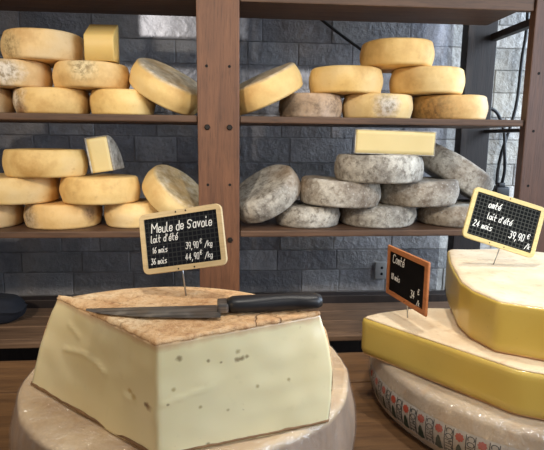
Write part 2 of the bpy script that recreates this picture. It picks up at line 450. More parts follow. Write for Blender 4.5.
# ------------------------------------------------------------------ wheels on the shelves
GY, GG = 'yellow cheese wheels on the shelves', 'grey rind cheese wheels on the lower right shelf'
W = 'whole_cheese'
white, brown = (222, 214, 200), (150, 104, 62)
def put(x, y, z, R, h, mat, label, group, seed, rz=0, axis=None, tip=0, **kw):
    low = z < 1.42; y -= .020 if low else .008
    if axis is None or tip: x *= .983 if low else .988; R -= .0065
    else: R -= .004
    o = link(W, wheel_bm(R, h, seed=seed, **kw), mat)
    o.location = (x, y, z)
    if axis is None: o.rotation_euler = (0, R_(tip), rz)      # tip: settled a little to one side
    else:
        a = Vector(axis).normalized(); q = Vector((0, 0, 1)).rotation_difference(a)
        o.rotation_euler = q.to_matrix().to_euler()
        o.location = Vector((x, y, z))-a*(h/2)            # here x, y, z is the middle of the wheel
    return tag(o, label, 'cheese', group)
S1, S2 = 1.459, 1.164
T = [
 # x, y, z, R, h, base colour, patches, label
 (-.491, 1.434, S1+.133, .104, .072, (224, 184, 114), [(-.06, -.085, .03, .03, (214, 190, 140))], 'yellow cheese wheel alone on top of the pile on the upper left shelf'),
 (-.575, 1.430, S1+.066, .100, .066, (216, 178, 112), [(.02, -.098, .035, .032, white)], 'yellow wheel with white bloom in the upper left pile, cut by the photo edge'),
 (-.370, 1.431, S1+.066, .101, .066, (224, 184, 110), [(.0, -.10, .05, .03, (226, 206, 160))], 'yellow wheel under the small cut block in the upper left pile'),
 (-.677, 1.430, S1, .099, .065, (202, 166, 110), [], 'yellow wheel on the upper left shelf board, mostly cut off by the photo edge'),
 (-.475, 1.428, S1, .098, .065, (226, 184, 104), [(-.075, -.06, .03, .034, white), (-.06, -.075, .005, .02, brown)], 'yellow wheel with white mould patch on the upper left shelf board'),
 (-.289, 1.421, S1, .086, .065, (228, 188, 106), [(-.085, -.02, .03, .02, brown)], 'yellow wheel on the upper left shelf board, propping the tilted wheel by the post'),
 (-.496, 1.412, S2+.136, .107, .070, (228, 188, 108), [], 'smooth yellow wheel on top of the pile on the lower left shelf'),
 (-.588, 1.427, S2+.067, .117, .069, (222, 182, 106), [], 'yellow wheel, middle tier of the lower left pile, cut by the photo edge'),
 (-.356, 1.416, S2+.067, .106, .069, (228, 186, 106), [], 'yellow wheel under the small wedge on the lower left shelf'),
 (-.679, 1.433, S2, .103, .066, (208, 168, 104), [], 'yellow wheel on the lower left shelf board, mostly cut off by the photo edge'),
 (-.464, 1.434, S2, .103, .066, (224, 180, 104), [(-.07, -.07, .03, .03, (196, 182, 160)), (.085, -.05, .04, .02, (150, 116, 84))], 'yellow wheel with pale mould patch on the lower left shelf board'),
 (-.270, 1.430, S2, .082, .066, (230, 192, 118), [], 'yellow wheel on the lower left shelf board, behind the price sign top'),
 (.226, 1.430, S1, .091, .064, (196, 166, 130), [(-.07, -.05, .03, .05, (80, 64, 52)), (.06, -.07, .04, .035, (178, 150, 120)), (.0, -.1, .03, .03, (158, 132, 104))], 'brown mottled wheel under the tilted wheel on the upper right shelf'),
 (.325, 1.435, S1+.066, .105, .069, (228, 186, 102), [], 'yellow wheel of the middle tier beside the tilted wheel, upper right shelf'),
 (.418, 1.431, S1, .100, .066, (230, 196, 124), [(.0, -.1, .033, .03, (204, 198, 190))], 'yellow wheel with round whitish stamp patch on the upper right shelf board'),
 (.468, 1.434, S1+.1395, .104, .068, (226, 182, 100), [], 'yellow wheel on top of the pile on the upper right shelf'),
 (.560, 1.436, S1+.0690, .106, .070, (228, 188, 108), [], 'yellow wheel of the middle tier at the right end of the upper right pile'),
 (.632, 1.440, S1, .108, .066, (224, 180, 104), [(-.08, -.07, .02, .05, (176, 130, 72))], 'yellow wheel on the upper right shelf board next to the rear post'),
]
for i, (x, y, z_, R, h, base, pat, lab) in enumerate(T):
    put(x, y, z_, R, h, tomme('yellow_rind', i*1.3+.4, base, pat), lab, GY, i+1)
put(-.166, 1.425, S1+.080, .102, .066, gold_top('grey_faced_rind', 3, (230, 192, 116)), 'tilted yellow wheel showing its grey face, leaning beside the post on the upper left shelf', GY, 31, axis=(.46, -.27, .85))
put(-.150, 1.425, S2+.084, .096, .066, gold_top('grey_faced_rind', 5, (230, 196, 126), gray=(190, 172, 138)), 'tilted wheel leaning behind the price sign on the lower left shelf', GY, 32, axis=(.62, -.26, .74))
put(.095, 1.425, S1+.079, .106, .068, gold_top('grey_faced_rind', 8, (228, 190, 116), h=.068), 'tilted yellow wheel leaning to the left beside the post on the upper right shelf', GY, 33, axis=(-.42, -.15, .88))
G = [
 (.222, 1.429, S2, .095, .060, 'grey wheel on the lower right board, under the tilted wheel', 0, 0),
 (.309, 1.410, S2+.0610, .117, .070, 'grey brown wheel of the middle tier next to the tilted grey wheel', .1, 2.5),
 (.431, 1.446, S2, .116, .060, 'grey wheel in the middle of the bottom row on the lower right shelf', 0, 0),
 (.411, 1.380, S2+.1285, .122, .072, 'grey wheel carrying the cut half wheel on the lower right shelf', 0, 0),
 (.548, 1.425, S2+.0610, .1155, .068, 'grey wheel of the middle tier under the steeply leaning grey wheel', -.1, -1.5),
 (.672, 1.446, S2, .113, .060, 'grey wheel at the right end of the bottom row on the lower right shelf', .05, 0),
]
for i, (x, y, z_, R, h, lab, warm, tp) in enumerate(G):
    put(x, y, z_, R, h, gray_rind('grey_rind', i*1.9+.3, warm), lab, GG, 50+i, tip=tp, amp=.003, edge=.011)
put(.098, 1.425, S2+.088, .104, .066, gray_rind('grey_rind', 21, .35), 'tilted grey wheel showing its brownish face beside the post on the lower right shelf', GG, 61, axis=(-.50, -.29, .82), amp=.003, edge=.011)
put(.678, 1.515, S2+.146, .126, .078, gray_rind('grey_rind', 25, 0), 'grey wheel leaning steeply to the right against the lower right pile', GG, 62, axis=(.52, -.08, .85), amp=.003, edge=.011)

# cut pieces lying on the piles
def sector_outline(c, th0, th1, R0, nE=14, nA=30, smooth=1, Rf=None):
    Rf = Rf or (lambda a: R0)
    P0 = (c[0]+Rf(th0)*math.cos(th0), c[1]+Rf(th0)*math.sin(th0)); P1 = (c[0]+Rf(th1)*math.cos(th1), c[1]+Rf(th1)*math.sin(th1))
    arc = lambda t: (c[0]+Rf(th0+(th1-th0)*t)*math.cos(th0+(th1-th0)*t), c[1]+Rf(th0+(th1-th0)*t)*math.sin(th0+(th1-th0)*t))
    return smooth_poly(subdiv_poly([(lineseg(c, P0), nE), (arc, nA), (lineseg(P1, c), nE)]), smooth), nE, nA
def piece(name, P, is_arc, h, paste_m, rind_m, label, cat, group=None, skin=.004, seed=0):
    """cut piece on z=0: paste body with a rind child over its flat faces and its arc"""
    n = len(P)
    body = inset(P, [skin if q else .0004 for q in is_arc])
    bm = bmesh.new(); ring_solid(bm, [at_z(body, skin+(h-2*skin)*k/6) for k in range(7)], cap=4)
    o = link(name, bm, paste_m); tag(o, label, cat, group)
    b = bmesh.new()
    for z0, z1 in ((0, skin), (h-skin, h)):
        lip = inset(P, [.003 if q else .0006 for q in is_arc])
        ring_solid(b, [at_z(P, z0), at_z(P, z1)] if z0 == 0 else [at_z(P, z0), at_z(P, (z0+z1)/2), at_z(lip, z1)], cap=4)
    idx = [i for i in range(n) if is_arc[i]]
    out = [P[i] for i in idx]; inn = [body[i] for i in idx]
    loop = out+inn[::-1]
    ring_solid(b, [at_z(loop, skin*.6+(h-1.2*skin)*k/5) for k in range(6)], cap=1)
    for v in b.verts: v.co += Vector((noise.noise(v.co*30+Vector((seed, 0, 0))), noise.noise(v.co*30+Vector((0, seed, 0))), 0))*.0008
    link('rind', b, rind_m, o)
    return o
M_cutA = paste('cut_paste_yellow', srgb(222, 184, 104), srgb(232, 204, 136), .5)
M_cutB = paste('cut_paste_cream', srgb(218, 196, 136), srgb(230, 212, 160), .5)
M_gr = gray_rind('grey_rind_cut', 40, .2)
# half wheel on the grey pile
P, nE, nA = sector_outline((0, 0), 0, PI, .105, smooth=0)
arc = [nE <= i <= nE+nA for i in range(len(P))]
o = piece('half_cheese', P, arc, .063, M_cutB, M_gr, 'pale yellow half wheel with its cut face forward, on top of the grey pile', 'cheese', skin=.0022)
o.location = (.426, 1.290, S2+.2010); o.rotation_euler = (0, R_(1.5), R_(-3))
# block on the upper left pile: a thick cut with sloping top
bm = bmesh.new()
prof = [(0, 0), (.060, 0), (.064, .090), (.058, .098), (.004, .064), (0, .059)]
pts = lambda x: [Vector((x, y, z_)) for y, z_ in prof]
ring_solid(bm, [pts(.0), pts(.002), pts(.04), pts(.070), pts(.072)], cap=2)
bmesh.ops.bevel(bm, geom=[e for e in bm.edges if e.calc_face_angle(0) > .6], offset=.003, segments=2, affect='EDGES')
o = link('cheese_block', bm, M_cutA); o.location = (-.364, 1.352, S1+.1345); o.rotation_euler = (0, 0, R_(-2))
tag(o, 'small yellow cut block with sloping top, on the upper left pile', 'cheese')
# small wedge on the lower left pile: a quarter piece standing on a cut face
P, nE, nA = sector_outline((0, 0), 0, PI/2, .092, smooth=0)
arc = [nE <= i <= nE+nA for i in range(len(P))]
o = piece('cheese_wedge', P, arc, .062, M_cutB, M_gr, 'small cream wedge with dark rind standing on the lower left pile', 'cheese')
o.rotation_euler = Matrix(((0, 0, 1), (1, 0, 0), (0, 1, 0))).to_euler()   # stands on a cut face
o.rotation_euler = (Matrix.Rotation(R_(-9), 3, 'Y') @ Matrix.Rotation(R_(-5), 3, 'Z') @ Matrix(((0, 0, 1), (1, 0, 0), (0, 1, 0)))).to_euler()
o.location = (-.362, 1.355, S2+.1440)

# ------------------------------------------------------------------ big wheel, wedge and knife on the left
ZB, ZT, ZW = .92, 1.055, 1.190
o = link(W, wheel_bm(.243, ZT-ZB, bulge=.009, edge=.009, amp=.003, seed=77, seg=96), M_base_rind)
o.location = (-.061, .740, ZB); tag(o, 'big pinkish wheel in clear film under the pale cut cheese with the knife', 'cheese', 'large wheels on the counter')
fb = wheel_bm(.2452, ZT-ZB+.0003, bulge=.009, edge=.0105, amp=.003, seed=77, seg=96)
for v in fb.verts:
    if v.co.z < .06: v.co.z = max(v.co.z, .0008)
fl = link('cling_film', fb, M_film, o)

def meule():
    cb, ctp = Vector((-.081, .508, 0)), Vector((-.078, .509, 0))
    t0, t1 = R_(24), R_(133)
    lev = [0, .02, .05]+[.05+.9*k/34 for k in range(1, 35)]+[.975, 1.]
    nE, nA = 64, 48
    def outline(t):
        def Rf(a):
            k = max(0., (a-t0)/(t1-t0))
            rb = .211+(.270-.211)*k**1.3; rt = .210+(.231-.210)*k
            return rb+(rt-rb)*t**.9+.011*math.sin(PI*min(1, t))
        c = cb.lerp(ctp, t)
        a0 = t0+(R_(15.8)-t0)*(1-t); a1 = t1+(R_(138)-t1)*(1-t)
        return sector_outline((c.x, c.y), a0, a1, .2, nE, nA, 1, Rf)[0]
    n = nE*2+nA
    isarc = [nE <= i <= nE+nA for i in range(n)]
    H = ZW-ZT; sk = .005
    rings = []
    for t in lev:
        P = outline(t); sh = max(0, (t-.80)/.20)**2*.021
        P = inset(P, [(sk+sh) if q else .0 for q in isarc])
        rings.append(at_z(P, t*(H-sk)))
    # ridges and dents the knife and the film left on the two cut faces
    def press(i, t):
        def ridge(u, pts, amp, sg):
            best = 0
            for (ua, ta), (ub, tb) in zip(pts, pts[1:]):
                if ua <= u <= ub: best = amp*math.exp(-((t-(ta+(tb-ta)*(u-ua)/(ub-ua)))/sg)**2)
            return best*min(1, max(0, (u-pts[0][0])/.03))*min(1, max(0, (pts[-1][0]-u)/.03))
        if i < nE:
            u = i/nE; d = .0014*noise.noise(Vector((u*6, t*5, 3)))+ridge(u, [(.0, .46), (.14, .51), (.30, .55)], .0014, .014)
        elif i >= nE+nA:
            u = 1-(i-nE-nA)/nE                               # from the tip (0) outwards
            d = .0022*noise.noise(Vector((u*5, t*4, 9)))
            d += ridge(u, [(.36, .50), (.46, .575), (.58, .60), (.78, .53)], .0030, .020)+ridge(u, [(.62, .72), (.70, .76), (.80, .82)], .0018, .026)+ridge(u, [(.14, .40), (.24, .42)], .003, .03)
        else: d = 0
        return d
    for t, r in zip(lev, rings):
        q = inset(r, [-press(i, t) for i in range(n)])
        for i in range(n): r[i] = Vector((q[i].x, q[i].y, r[i].z))
    org = Vector((-.04, .60, 0))
    bm = bmesh.new(); ring_solid(bm, [[p-org for p in r] for r in rings], cap=3)
    hole, pale = (112, 88, 48), (158, 136, 84)                # eyes and slits in the paste
    sp = [((-.0155, -.0852, .1104), .0034, hole), ((.0469, -.0678, .0960), .0026, hole), ((.0505, -.0669, .0963), .0026, hole), ((.0537, -.0660, .0967), .0026, hole), ((.0585, -.0646, .0974), .0022, hole),
          ((.0480, -.0675, .1053), .0026, pale), ((.0150, -.0767, .1010), .0020, hole), ((-.0224, -.0871, .0759), .0024, pale), ((.0711, -.0611, .0603), .0022, pale), ((.0291, -.0728, .0964), .0015, hole),
          ((.0057, -.0793, .0494), .0020, pale), ((.0366, -.0707, .0397), .0018, pale), ((-.0279, -.0886, .0606), .0016, hole), ((.1094, -.0505, .0610), .0020, pale), ((.0139, -.0770, .0045), .0024, hole),
          ((-.0505, -.0814, .0550), .0042, (140, 96, 46)), ((-.0530, -.0790, .0560), .0026, (92, 60, 30)), ((-.0689, -.0628, .0573), .0032, (190, 160, 96)), ((-.0742, -.0574, .0619), .0030, (190, 160, 96))]
    o = link('cheese_wedge', bm, paste('pale_paste', srgb(226, 209, 158), srgb(234, 223, 182), .38, .25, sp, bumpy=.06, under=.130))
    o.location = org+Vector((0, 0, ZT+.0005))
    tag(o, 'big pale cut cheese piece carrying the black handled knife, in front of the post', 'cheese', 'cut pieces of large wheels')
    u = bmesh.new(); P = outline(0.)
    ring_solid(u, [[p-org for p in at_z(inset(P, .0006), .0002)], [p-org for p in at_z(inset(P, -.0012), .0014)], [p-org for p in at_z(inset(P, -.0004), .0036)]], cap=3)
    for v in u.verts:
        if v.co.z > .001: v.co.z += noise.noise(v.co*90)*.0012
    link('lower_rind', u, M_dark_rind, o)  # dark rind edge, also painted in for the contact shadow under the wedge
    # rind: dry top crust and the skin round the back
    b = bmesh.new()
    P = outline(1.); c2 = [0.021 if q else 0 for q in isarc]; base = inset(P, c2)
    topz = H-sk
    rr = [at_z(base, topz), at_z(inset(P, [.0215 if q else -.0004 for q in isarc]), topz+.0024), at_z(inset(P, [.026 if q else .0015 for q in isarc]), topz+sk)]
    ring_solid(b, [[p-org for p in r] for r in rr], cap=22)
    for v in b.verts:
        if v.co.z > topz+.003:
            v.co.z += noise.noise(v.co*28)*.0016+noise.noise(v.co*75)*.0008
        else:
            v.co.x += noise.noise(v.co*75)*.0022; v.co.y += noise.noise(v.co*75+Vector((5, 0, 0)))*.0022; v.co.z += (noise.noise(v.co*90)-.3)*.0016
    idx = [i for i in range(n) if isarc[i]]; R2 = []
    for t in lev:
        P = outline(t); sh = max(0, (t-.80)/.20)**2*.021
        A = inset(P, sh); B = inset(P, sh+sk)
        R2.append([p-org for p in at_z([A[i] for i in idx]+[B[i] for i in idx[::-1]], t*(H-.001))])
    ring_solid(b, R2, cap=1)
    link('rind', b, M_crust, o)
    return o
meule()

# knife: x from tip to handle end
def knife():
    tip, end = Vector((-.1745, .590, 0)), Vector((.1130, .600, 0))
    root = empty('kitchen_knife', (tip.x, tip.y, ZW+.0035), 'black handled knife with a stained blade lying across the pale cut cheese', 'knife', rot=(0, 0, math.atan2(end.y-tip.y, end.x-tip.x)))
    L = (end-tip).length; B = .162
    b = bmesh.new(); st = []
    for k in range(15):
        t = k/14; x = B*t
        w = .002+.038*(1-(1-t)**2.0)**.8
        st.append((x, .012, .012-w))                          # spine straight, belly curved
    rings = []
    for x, y1, y0 in st:
        rings.append([Vector((x, y1, 0)), Vector((x, y1, .0022)), Vector((x, (y0+y1)/2, .0018)), Vector((x, y0, .0006)), Vector((x, y0, 0))])
    ring_solid(b, rings, cap=1)
    bmesh.ops.recalc_face_normals(b, faces=b.faces)
    link('blade', b, M_blade, root, False)
    g = bmesh.new(); box(g, B-.004, B+.010, -.014, .013, -.0005, .011, bev=.003); link('bolster', g, M_blade, root, False)
    h = bmesh.new(); rings = []
    for k in range(17):
        t = k/16; x = B+.008+(L-B-.008)*t
        w = .0135+.0018*math.sin(t*PI*2.2+.4)+(.0015 if t > .8 else 0); th = .0092+.001*math.sin(PI*t)
        if k in (0, 16): w *= .72; th *= .72
        if k == 15: w *= .95
        cy = -.001+.002*t*t; cz = .0068+.0015*t
        rings.append([Vector((x, cy+w*math.cos(a)*(1 if abs(math.cos(a)) < .8 else .97), cz+th*math.copysign(abs(math.sin(a))**.75, math.sin(a)))) for a in [2*PI*q/20 for q in range(20)]])
    ring_solid(h, rings, cap=2); bmesh.ops.recalc_face_normals(h, faces=h.faces)
    link('handle', h, M_handle, root)
knife()

# ------------------------------------------------------------------ three layers on the right
ZC = 1.01; CB = Vector((.552, .842, ZB)); RB = .281
def side_profile(z):                                          # radius of the wheel's swollen side at height z above the counter
    return RB+.007*math.sin(PI*min(1, max(0, (z-.014)/(ZC-ZB-.028))))
o = link(W, wheel_bm(RB, ZC-ZB, bulge=.007, edge=.014, amp=.002, seed=91, seg=110), M_old_rind); o.location = CB
tag(o, 'large wheel with printed labels round its side, under the yellow cut pieces', 'cheese', 'large wheels on the counter')
big = o
# printed labels
M_paper = pale_rind('label_paper', srgb(176, 168, 156), srgb(198, 190, 178))
M_ink = plain('label_ink_dark', srgb(32, 40, 40), .6); M_red = plain('label_red', srgb(176, 74, 52), .6); M_green = plain('label_green', srgb(44, 62, 48), .6)
def word_mesh(s):
    cu = bpy.data.curves.new('w', 'FONT'); cu.body = s; cu.size = 1; cu.align_x = 'LEFT'
    ob = bpy.data.objects.new('w', cu); COL.objects.link(ob)
    dg = bpy.context.evaluated_depsgraph_get(); ev = ob.evaluated_get(dg); me = ev.to_mesh()
    V = [v.co.copy() for v in me.vertices]; F = [list(p.vertices) for p in me.polygons]
    ev.to_mesh_clear(); bpy.data.objects.remove(ob); bpy.data.curves.remove(cu)
    return V, F
WV, WF = word_mesh('COMT\u00c9')
wx = max(v.x for v in WV); wy = .73
def sticker(th):
    bm = bmesh.new()
    def onto(u, v, lift):                                     # u to the viewer's right along the side, v up
        r = side_profile(v)+lift; a = th+u/RB
        return Vector((r*math.cos(a), r*math.sin(a), v))
    def patch(poly, lift, mi):
        vs = [bm.verts.new(onto(u, v, lift)) for u, v in poly]
        bm.faces.new(vs).material_index = mi
    n = 5                                                     # backing paper
    for i in range(n):
        for k in range(6):
            u0, u1 = -.0165+.033*i/n, -.0165+.033*(i+1)/n; v0, v1 = .017+.046*k/6, .017+.046*(k+1)/6
            patch([(u0, v0), (u1, v0), (u1, v1), (u0, v1)], .0018, 0)
    for uu in (-.0145, -.0015):
        for k in range(4):
            v0, v1 = .019+.042*k/4, .019+.042*(k+1)/4
            patch([(uu, v0), (uu+.0012, v0), (uu+.0012, v1), (uu, v1)], .0024, 1)
    ws = .040/wx; hs = .0112/wy
    vs = [bm.verts.new(onto(-.0122+v.y*hs, .0605-v.x*ws, .0026)) for v in WV]   # word runs downwards
    for f in WF:
        try: bm.faces.new([vs[i] for i in f]).material_index = 1
        except ValueError: pass
    def star(cu, cv, r, k, mi, amp):
        pts = [(cu+r*(1+amp*math.cos(k*a))*math.cos(a), cv+r*(1+amp*math.cos(k*a))*math.sin(a)) for a in [2*PI*q/36 for q in range(36)]]
        c = bm.verts.new(onto(cu, cv, .0026)); ring = [bm.verts.new(onto(u, v, .0026)) for u, v in pts]
        for q in range(36): bm.faces.new((c, ring[q], ring[(q+1) % 36])).material_index = mi
    star(.0085, .052, .0062, 8, 2, .12)
    bell = [(.0015, .020), (.0035, .026), (.0045, .034), (.0068, .040), (.0085, .0415), (.0102, .040), (.0125, .034), (.0135, .026), (.0155, .020), (.0085, .0175)]
    c = bm.verts.new(onto(.0085, .03, .0026)); ring = [bm.verts.new(onto(u, v, .0026)) for u, v in bell]
    for q in range(len(ring)): bm.faces.new((c, ring[q], ring[(q+1) % len(ring)])).material_index = 3
    bmesh.ops.recalc_face_normals(bm, faces=bm.faces)
    return link('printed_label', bm, [M_paper, M_ink, M_red, M_green], big, False)
for k in range(12): sticker(R_(174+6.5*k))
fb = wheel_bm(RB+.0034, ZC-ZB+.0006, bulge=.007, edge=.015, amp=.002, seed=91, seg=110)
for v in fb.verts:
    if v.co.z < .05: v.co.z = max(v.co.z, .0012)
link('cling_film', fb, M_film_old, big)

M_comte = paste('comte_paste', srgb(196, 166, 72), srgb(206, 181, 92), .42, .55, bumpy=.10, coat_rough=.16)
def layer(label, segs, z0, z1, edge, rind_from, seed, round_it=2):
    """cut layer of a large wheel: yellow paste in film, pale rind on top"""
    P = smooth_poly(subdiv_poly(segs), round_it); n = len(P)
    c = sum(P, Vector())/n; H = z1-z0; rings = []
    zs = [(0, edge), (edge*.3, edge*.35), (edge, 0)]+[(edge+(H-2*edge)*k/8, 0) for k in range(1, 8)]+[(H-edge, 0), (H-edge*.4, edge*.22), (H-.003, edge*.5)]
    for zz, d in zs:
        Q = inset(P, d+.003*0); r = []
        for p in Q:
            q = p-c; w = noise.noise(Vector((p.x*16, p.y*16, zz*9+seed)))*.0022
            d2 = q.normalized()*w
            r.append(Vector((q.x+d2.x, q.y+d2.y, zz)))
        rings.append(r)
    bm = bmesh.new(); ring_solid(bm, rings, cap=3)
    o = link('cheese_wedge', bm, M_comte); o.location = (c.x, c.y, z0)
    tag(o, label, 'cheese', 'cut pieces of large wheels')
    b = bmesh.new(); top = inset(P, edge*.45)
    rr = [at_z(inset(P, edge*.45), H-.0032), at_z(inset(P, edge*.4), H-.002), at_z(inset(P, edge*.8), H)]
    ring_solid(b, [[p-c for p in at_z([Vector((q.x, q.y, 0)) for q in r], r[0].z)] for r in rr], cap=14)
    for r in (b,):
        for v in r.verts:
            if v.co.z > H-.001: v.co.z += noise.noise(v.co*22+Vector((seed, 0, 0)))*.001
    for v in b.verts: v.co.z = v.co.z
    link('rind', b, M_pale_rind, o)
    # brown underside skin that shows as a thin dark line
    u = bmesh.new(); ring_solid(u, [[p-c for p in at_z(inset(P, edge*.7), -.0006)], [p-c for p in at_z(inset(P, edge*.25), .0016)], [p-c for p in at_z(inset(P, edge*.45), .0028)]], cap=3)
    link('lower_rind', u, M_brown_rind, o)
    return o
ax = (.405, .638)
Rl = lambda a: .274+.012*math.sin((a-R_(100))*2)
def arcfn(c, a0, a1, Rf): return lambda t: (c[0]+Rf(a0+(a1-a0)*t)*math.cos(a0+(a1-a0)*t), c[1]+Rf(a0+(a1-a0)*t)*math.sin(a0+(a1-a0)*t))
a0, a1 = R_(-28), R_(126.5)
q0 = (ax[0]+Rl(a0)*math.cos(a0), ax[1]+Rl(a0)*math.sin(a0)); q1 = (ax[0]+Rl(a1)*math.cos(a1), ax[1]+Rl(a1)*math.sin(a1))
layer('long yellow cut piece with pale top carrying the small wood framed sign', [(lineseg(ax, q0), 30), (arcfn(ax, a0, a1, Rl), 70), (lineseg(q1, ax), 34)], ZC+.0012, 1.083, .010, 0, 2)
UP = [(.399, .694), (.456, .656), (.60, .585), (.74, .70), (.705, 1.0), (.60, 1.052), (.478, 1.052), (.430, .932), (.390, .80), (.386, .752)]
layer('upper yellow cut piece with pale top carrying the tilted gridded sign', [(lineseg(UP[i], UP[(i+1) % len(UP)]), 14) for i in range(len(UP))], 1.0845, 1.166, .006, 0, 5, 2)

# ------------------------------------------------------------------ chalk signs
GL = {
 'M': '1219559992', 'e': '14545546261513224253', 'u': '161322425356;5652', 'l': '19132232', 'd': '5546261513224253;5952', 'S': '7758281716254554534222 13',
 'a': '5546261513224253;565243', 'v': '163256', 'o': '261513224253554626', 'i': '161232;1819', 't': '29233242;0656', "'": '1917', 'é': '14545546261513224253;3759',
 '1': '172922', '2': '18294958571262', '6': '593815132242535445 2514', '3': '19593646555342 2213', '4': '491464;4742', '9': '57452516182949585742', '0': '291813224253584929',
 ',': '2210', '€': '684929171422 4263;0646;0545', '/': '1169', 'k': '1912;5614;2452', 'g': '5546261513223253;5651402011', 'm': '1612;15263532;35465552', 's': '56261544534212',
 'C': '7859391813325273', '8': '462718294958472614132242535446', 'T': '0979;4942', ' ': ''}
def write(bm, text, x, z, size, y, w, slant=.22, tilt=0., gap=1.1, jit=.0):
    k = size/7; cx = x; kx = k*.56; cz = z; r2 = random.Random(len(text)*7+int(size*1e5))
    for ch in text:
        g = GL[ch].replace(' ', '')
        wid = 3.
        dz = r2.uniform(-.3, .3)
        for st in (g.split(';') if g else []):
            P = [(int(st[i]), int(st[i+1])-2+dz) for i in range(0, len(st), 2)]
            wid = max(wid, max(p[0] for p in P))
            Q = [(cx+(a+b*slant)*kx, cz+b*k) for a, b in P]
            for (xa, za), (xb, zb) in zip(Q, Q[1:]):
                d = math.hypot(xb-xa, zb-za) or 1; nx, nz = -(zb-za)/d*w/2, (xb-xa)/d*w/2
                vs = [bm.verts.new((xa+nx, y, za+nz)), bm.verts.new((xa-nx, y, za-nz)), bm.verts.new((xb-nx, y, zb-nz)), bm.verts.new((xb+nx, y, zb+nz))]
                bm.faces.new(vs)
            for (xa, za) in Q:
                bm.faces.new([bm.verts.new((xa+w/2*math.cos(q*PI/4), y-.00003, za+w/2*math.sin(q*PI/4))) for q in range(8)])
        cx += (wid+gap)*kx; cz += (wid+gap)*kx*tilt
    return cx
def round_rect(w, h, r, n=6):
    pts = []
    for cx, cz, a0 in ((w/2-r, h/2-r, 0), (-w/2+r, h/2-r, PI/2), (-w/2+r, -h/2+r, PI), (w/2-r, -h/2+r, 1.5*PI)):
        for k in range(n+1):
            a = a0+k/n*PI/2; pts.append((cx+r*math.cos(a), cz+r*math.sin(a)))
    return pts
def sign(label, loc, w, h, yaw, tilt, roll, fw, rad, frame_m, slate_m, lines, foot, rivets, pin_r=.0011):
    root = empty('price_sign', loc, label, 'sign', 'chalk price signs')
    root.rotation_euler = (Matrix.Rotation(R_(yaw), 3, 'Z') @ Matrix.Rotation(R_(tilt), 3, 'X') @ Matrix.Rotation(R_(roll), 3, 'Y')).to_euler()
    T_ = .005
    bm = bmesh.new(); n = 28
    O = round_rect(w, h, rad); I = round_rect(w-2*fw, h-2*fw, max(.0012, rad-fw))
    L = []
    for pts, y in ((O, -T_/2+.0012), (O, T_/2-.0012), ([(a*.985, b*.985) for a, b in O], T_/2), (I, T_/2), (I, -T_/2), ([(a*.985, b*.985) for a, b in O], -T_/2)):
        L.append([bm.verts.new((a, y, b)) for a, b in pts])
    L.append(L[0])
    for A, B in zip(L, L[1:]):
        for k in range(n): bm.faces.new((A[k], A[(k+1) % n], B[(k+1) % n], B[k]))
    bmesh.ops.recalc_face_normals(bm, faces=bm.faces)
    link('frame', bm, frame_m, root, False)
    link('slate', nbox(-w/2+fw*.8, w/2-fw*.8, -.0009, .0012, -h/2+fw*.8, h/2-fw*.8), slate_m, root, False)
    bm = bmesh.new()
    for (txt, x, z_, size, sw, tl) in lines: write(bm, txt, x*w, z_*h, size*h, -.0014, sw, tilt=tl)
    link('chalk_writing', bm, M_chalk, root, False)
    for (x, z_) in rivets:
        b = bmesh.new(); disc_bm(b, x*w, -T_/2+.0003, z_*h, .0012, .0010, 10); link('rivet', b, M_iron, root, False)
    mw = root.matrix_basis; mw = Matrix.Translation(Vector(loc)) @ root.rotation_euler.to_matrix().to_4x4(); inv = mw.inverted()
    top = Vector((0, .0035, -h/2+.012)); bot = inv @ Vector(foot)
    top.x = bot.x*.6
    b = bmesh.new(); tube(b, [top+Vector((0, 0, .004)), top.lerp(bot, .3), bot], pin_r, 8); link('pin', b, M_steel, root)
    return root
def frame_wood(name, c0, c1): return wood(name, c0, c1, 'x', .55, .3, 2.5)
M_fr1 = frame_wood('sign_frame_beech', srgb(196, 170, 124), srgb(222, 198, 152))
M_fr2 = frame_wood('sign_frame_yellow', srgb(206, 186, 122), srgb(226, 208, 148))
M_fr3 = frame_wood('sign_frame_brown', srgb(164, 98, 56), srgb(200, 132, 82))
sign('beech framed chalk sign reading Meule de Savoie pinned in the pale cut cheese', (-.0642, .668, 1.2674), .1195, .0822, -18, -13.5, -10.6, .0075, .0085,
     M_fr1, slate('slate_grid_faint', .0062, .10, (14, 17, 24)),
     [('Meule de Savoie', -.365, .165, .15, .0013, .0), ("lait d'été", -.38, .01, .115, .0010, .0), ('16 mois', -.37, -.165, .092, .0009, .0), ('36 mois', -.40, -.345, .092, .0009, .0),
      ('39,90', .03, -.165, .100, .0009, .0), ('€', .205, -.10, .07, .0008, 0), ('/kg', .255, -.165, .09, .0009, .0),
      ('44,90', .015, -.345, .100, .0009, .0), ('€', .195, -.28, .07, .0008, 0), ('/kg', .245, -.345, .09, .0009, .0)],
     (-.0591, .6645, 1.180), [(-.07, -.465), (.12, -.465), (-.04, .463), (.08, .463)])
sign('yellow framed gridded chalk sign leaning on the upper yellow cut piece', (.5212, .91, 1.2494), .1429, .1020, -3.7, -16, 17.3, .0085, .010,
     M_fr2, slate('slate_grid_bold', .0072, .24, (8, 9, 11)),
     [('omté', -.26, .185, .125, .0016, 0), ("lait d'été", -.24, -.03, .115, .0014, 0), ('24 mois', -.40, -.235, .115, .0014, 0), ('39,90', .10, -.25, .13, .0014, 0), ('€', .345, -.17, .09, .0012, 0), ('/k', .34, -.36, .10, .0012, 0)],
     (.5085, .915, 1.158), [(0, .46), (-.12, -.46), (.08, -.46)])
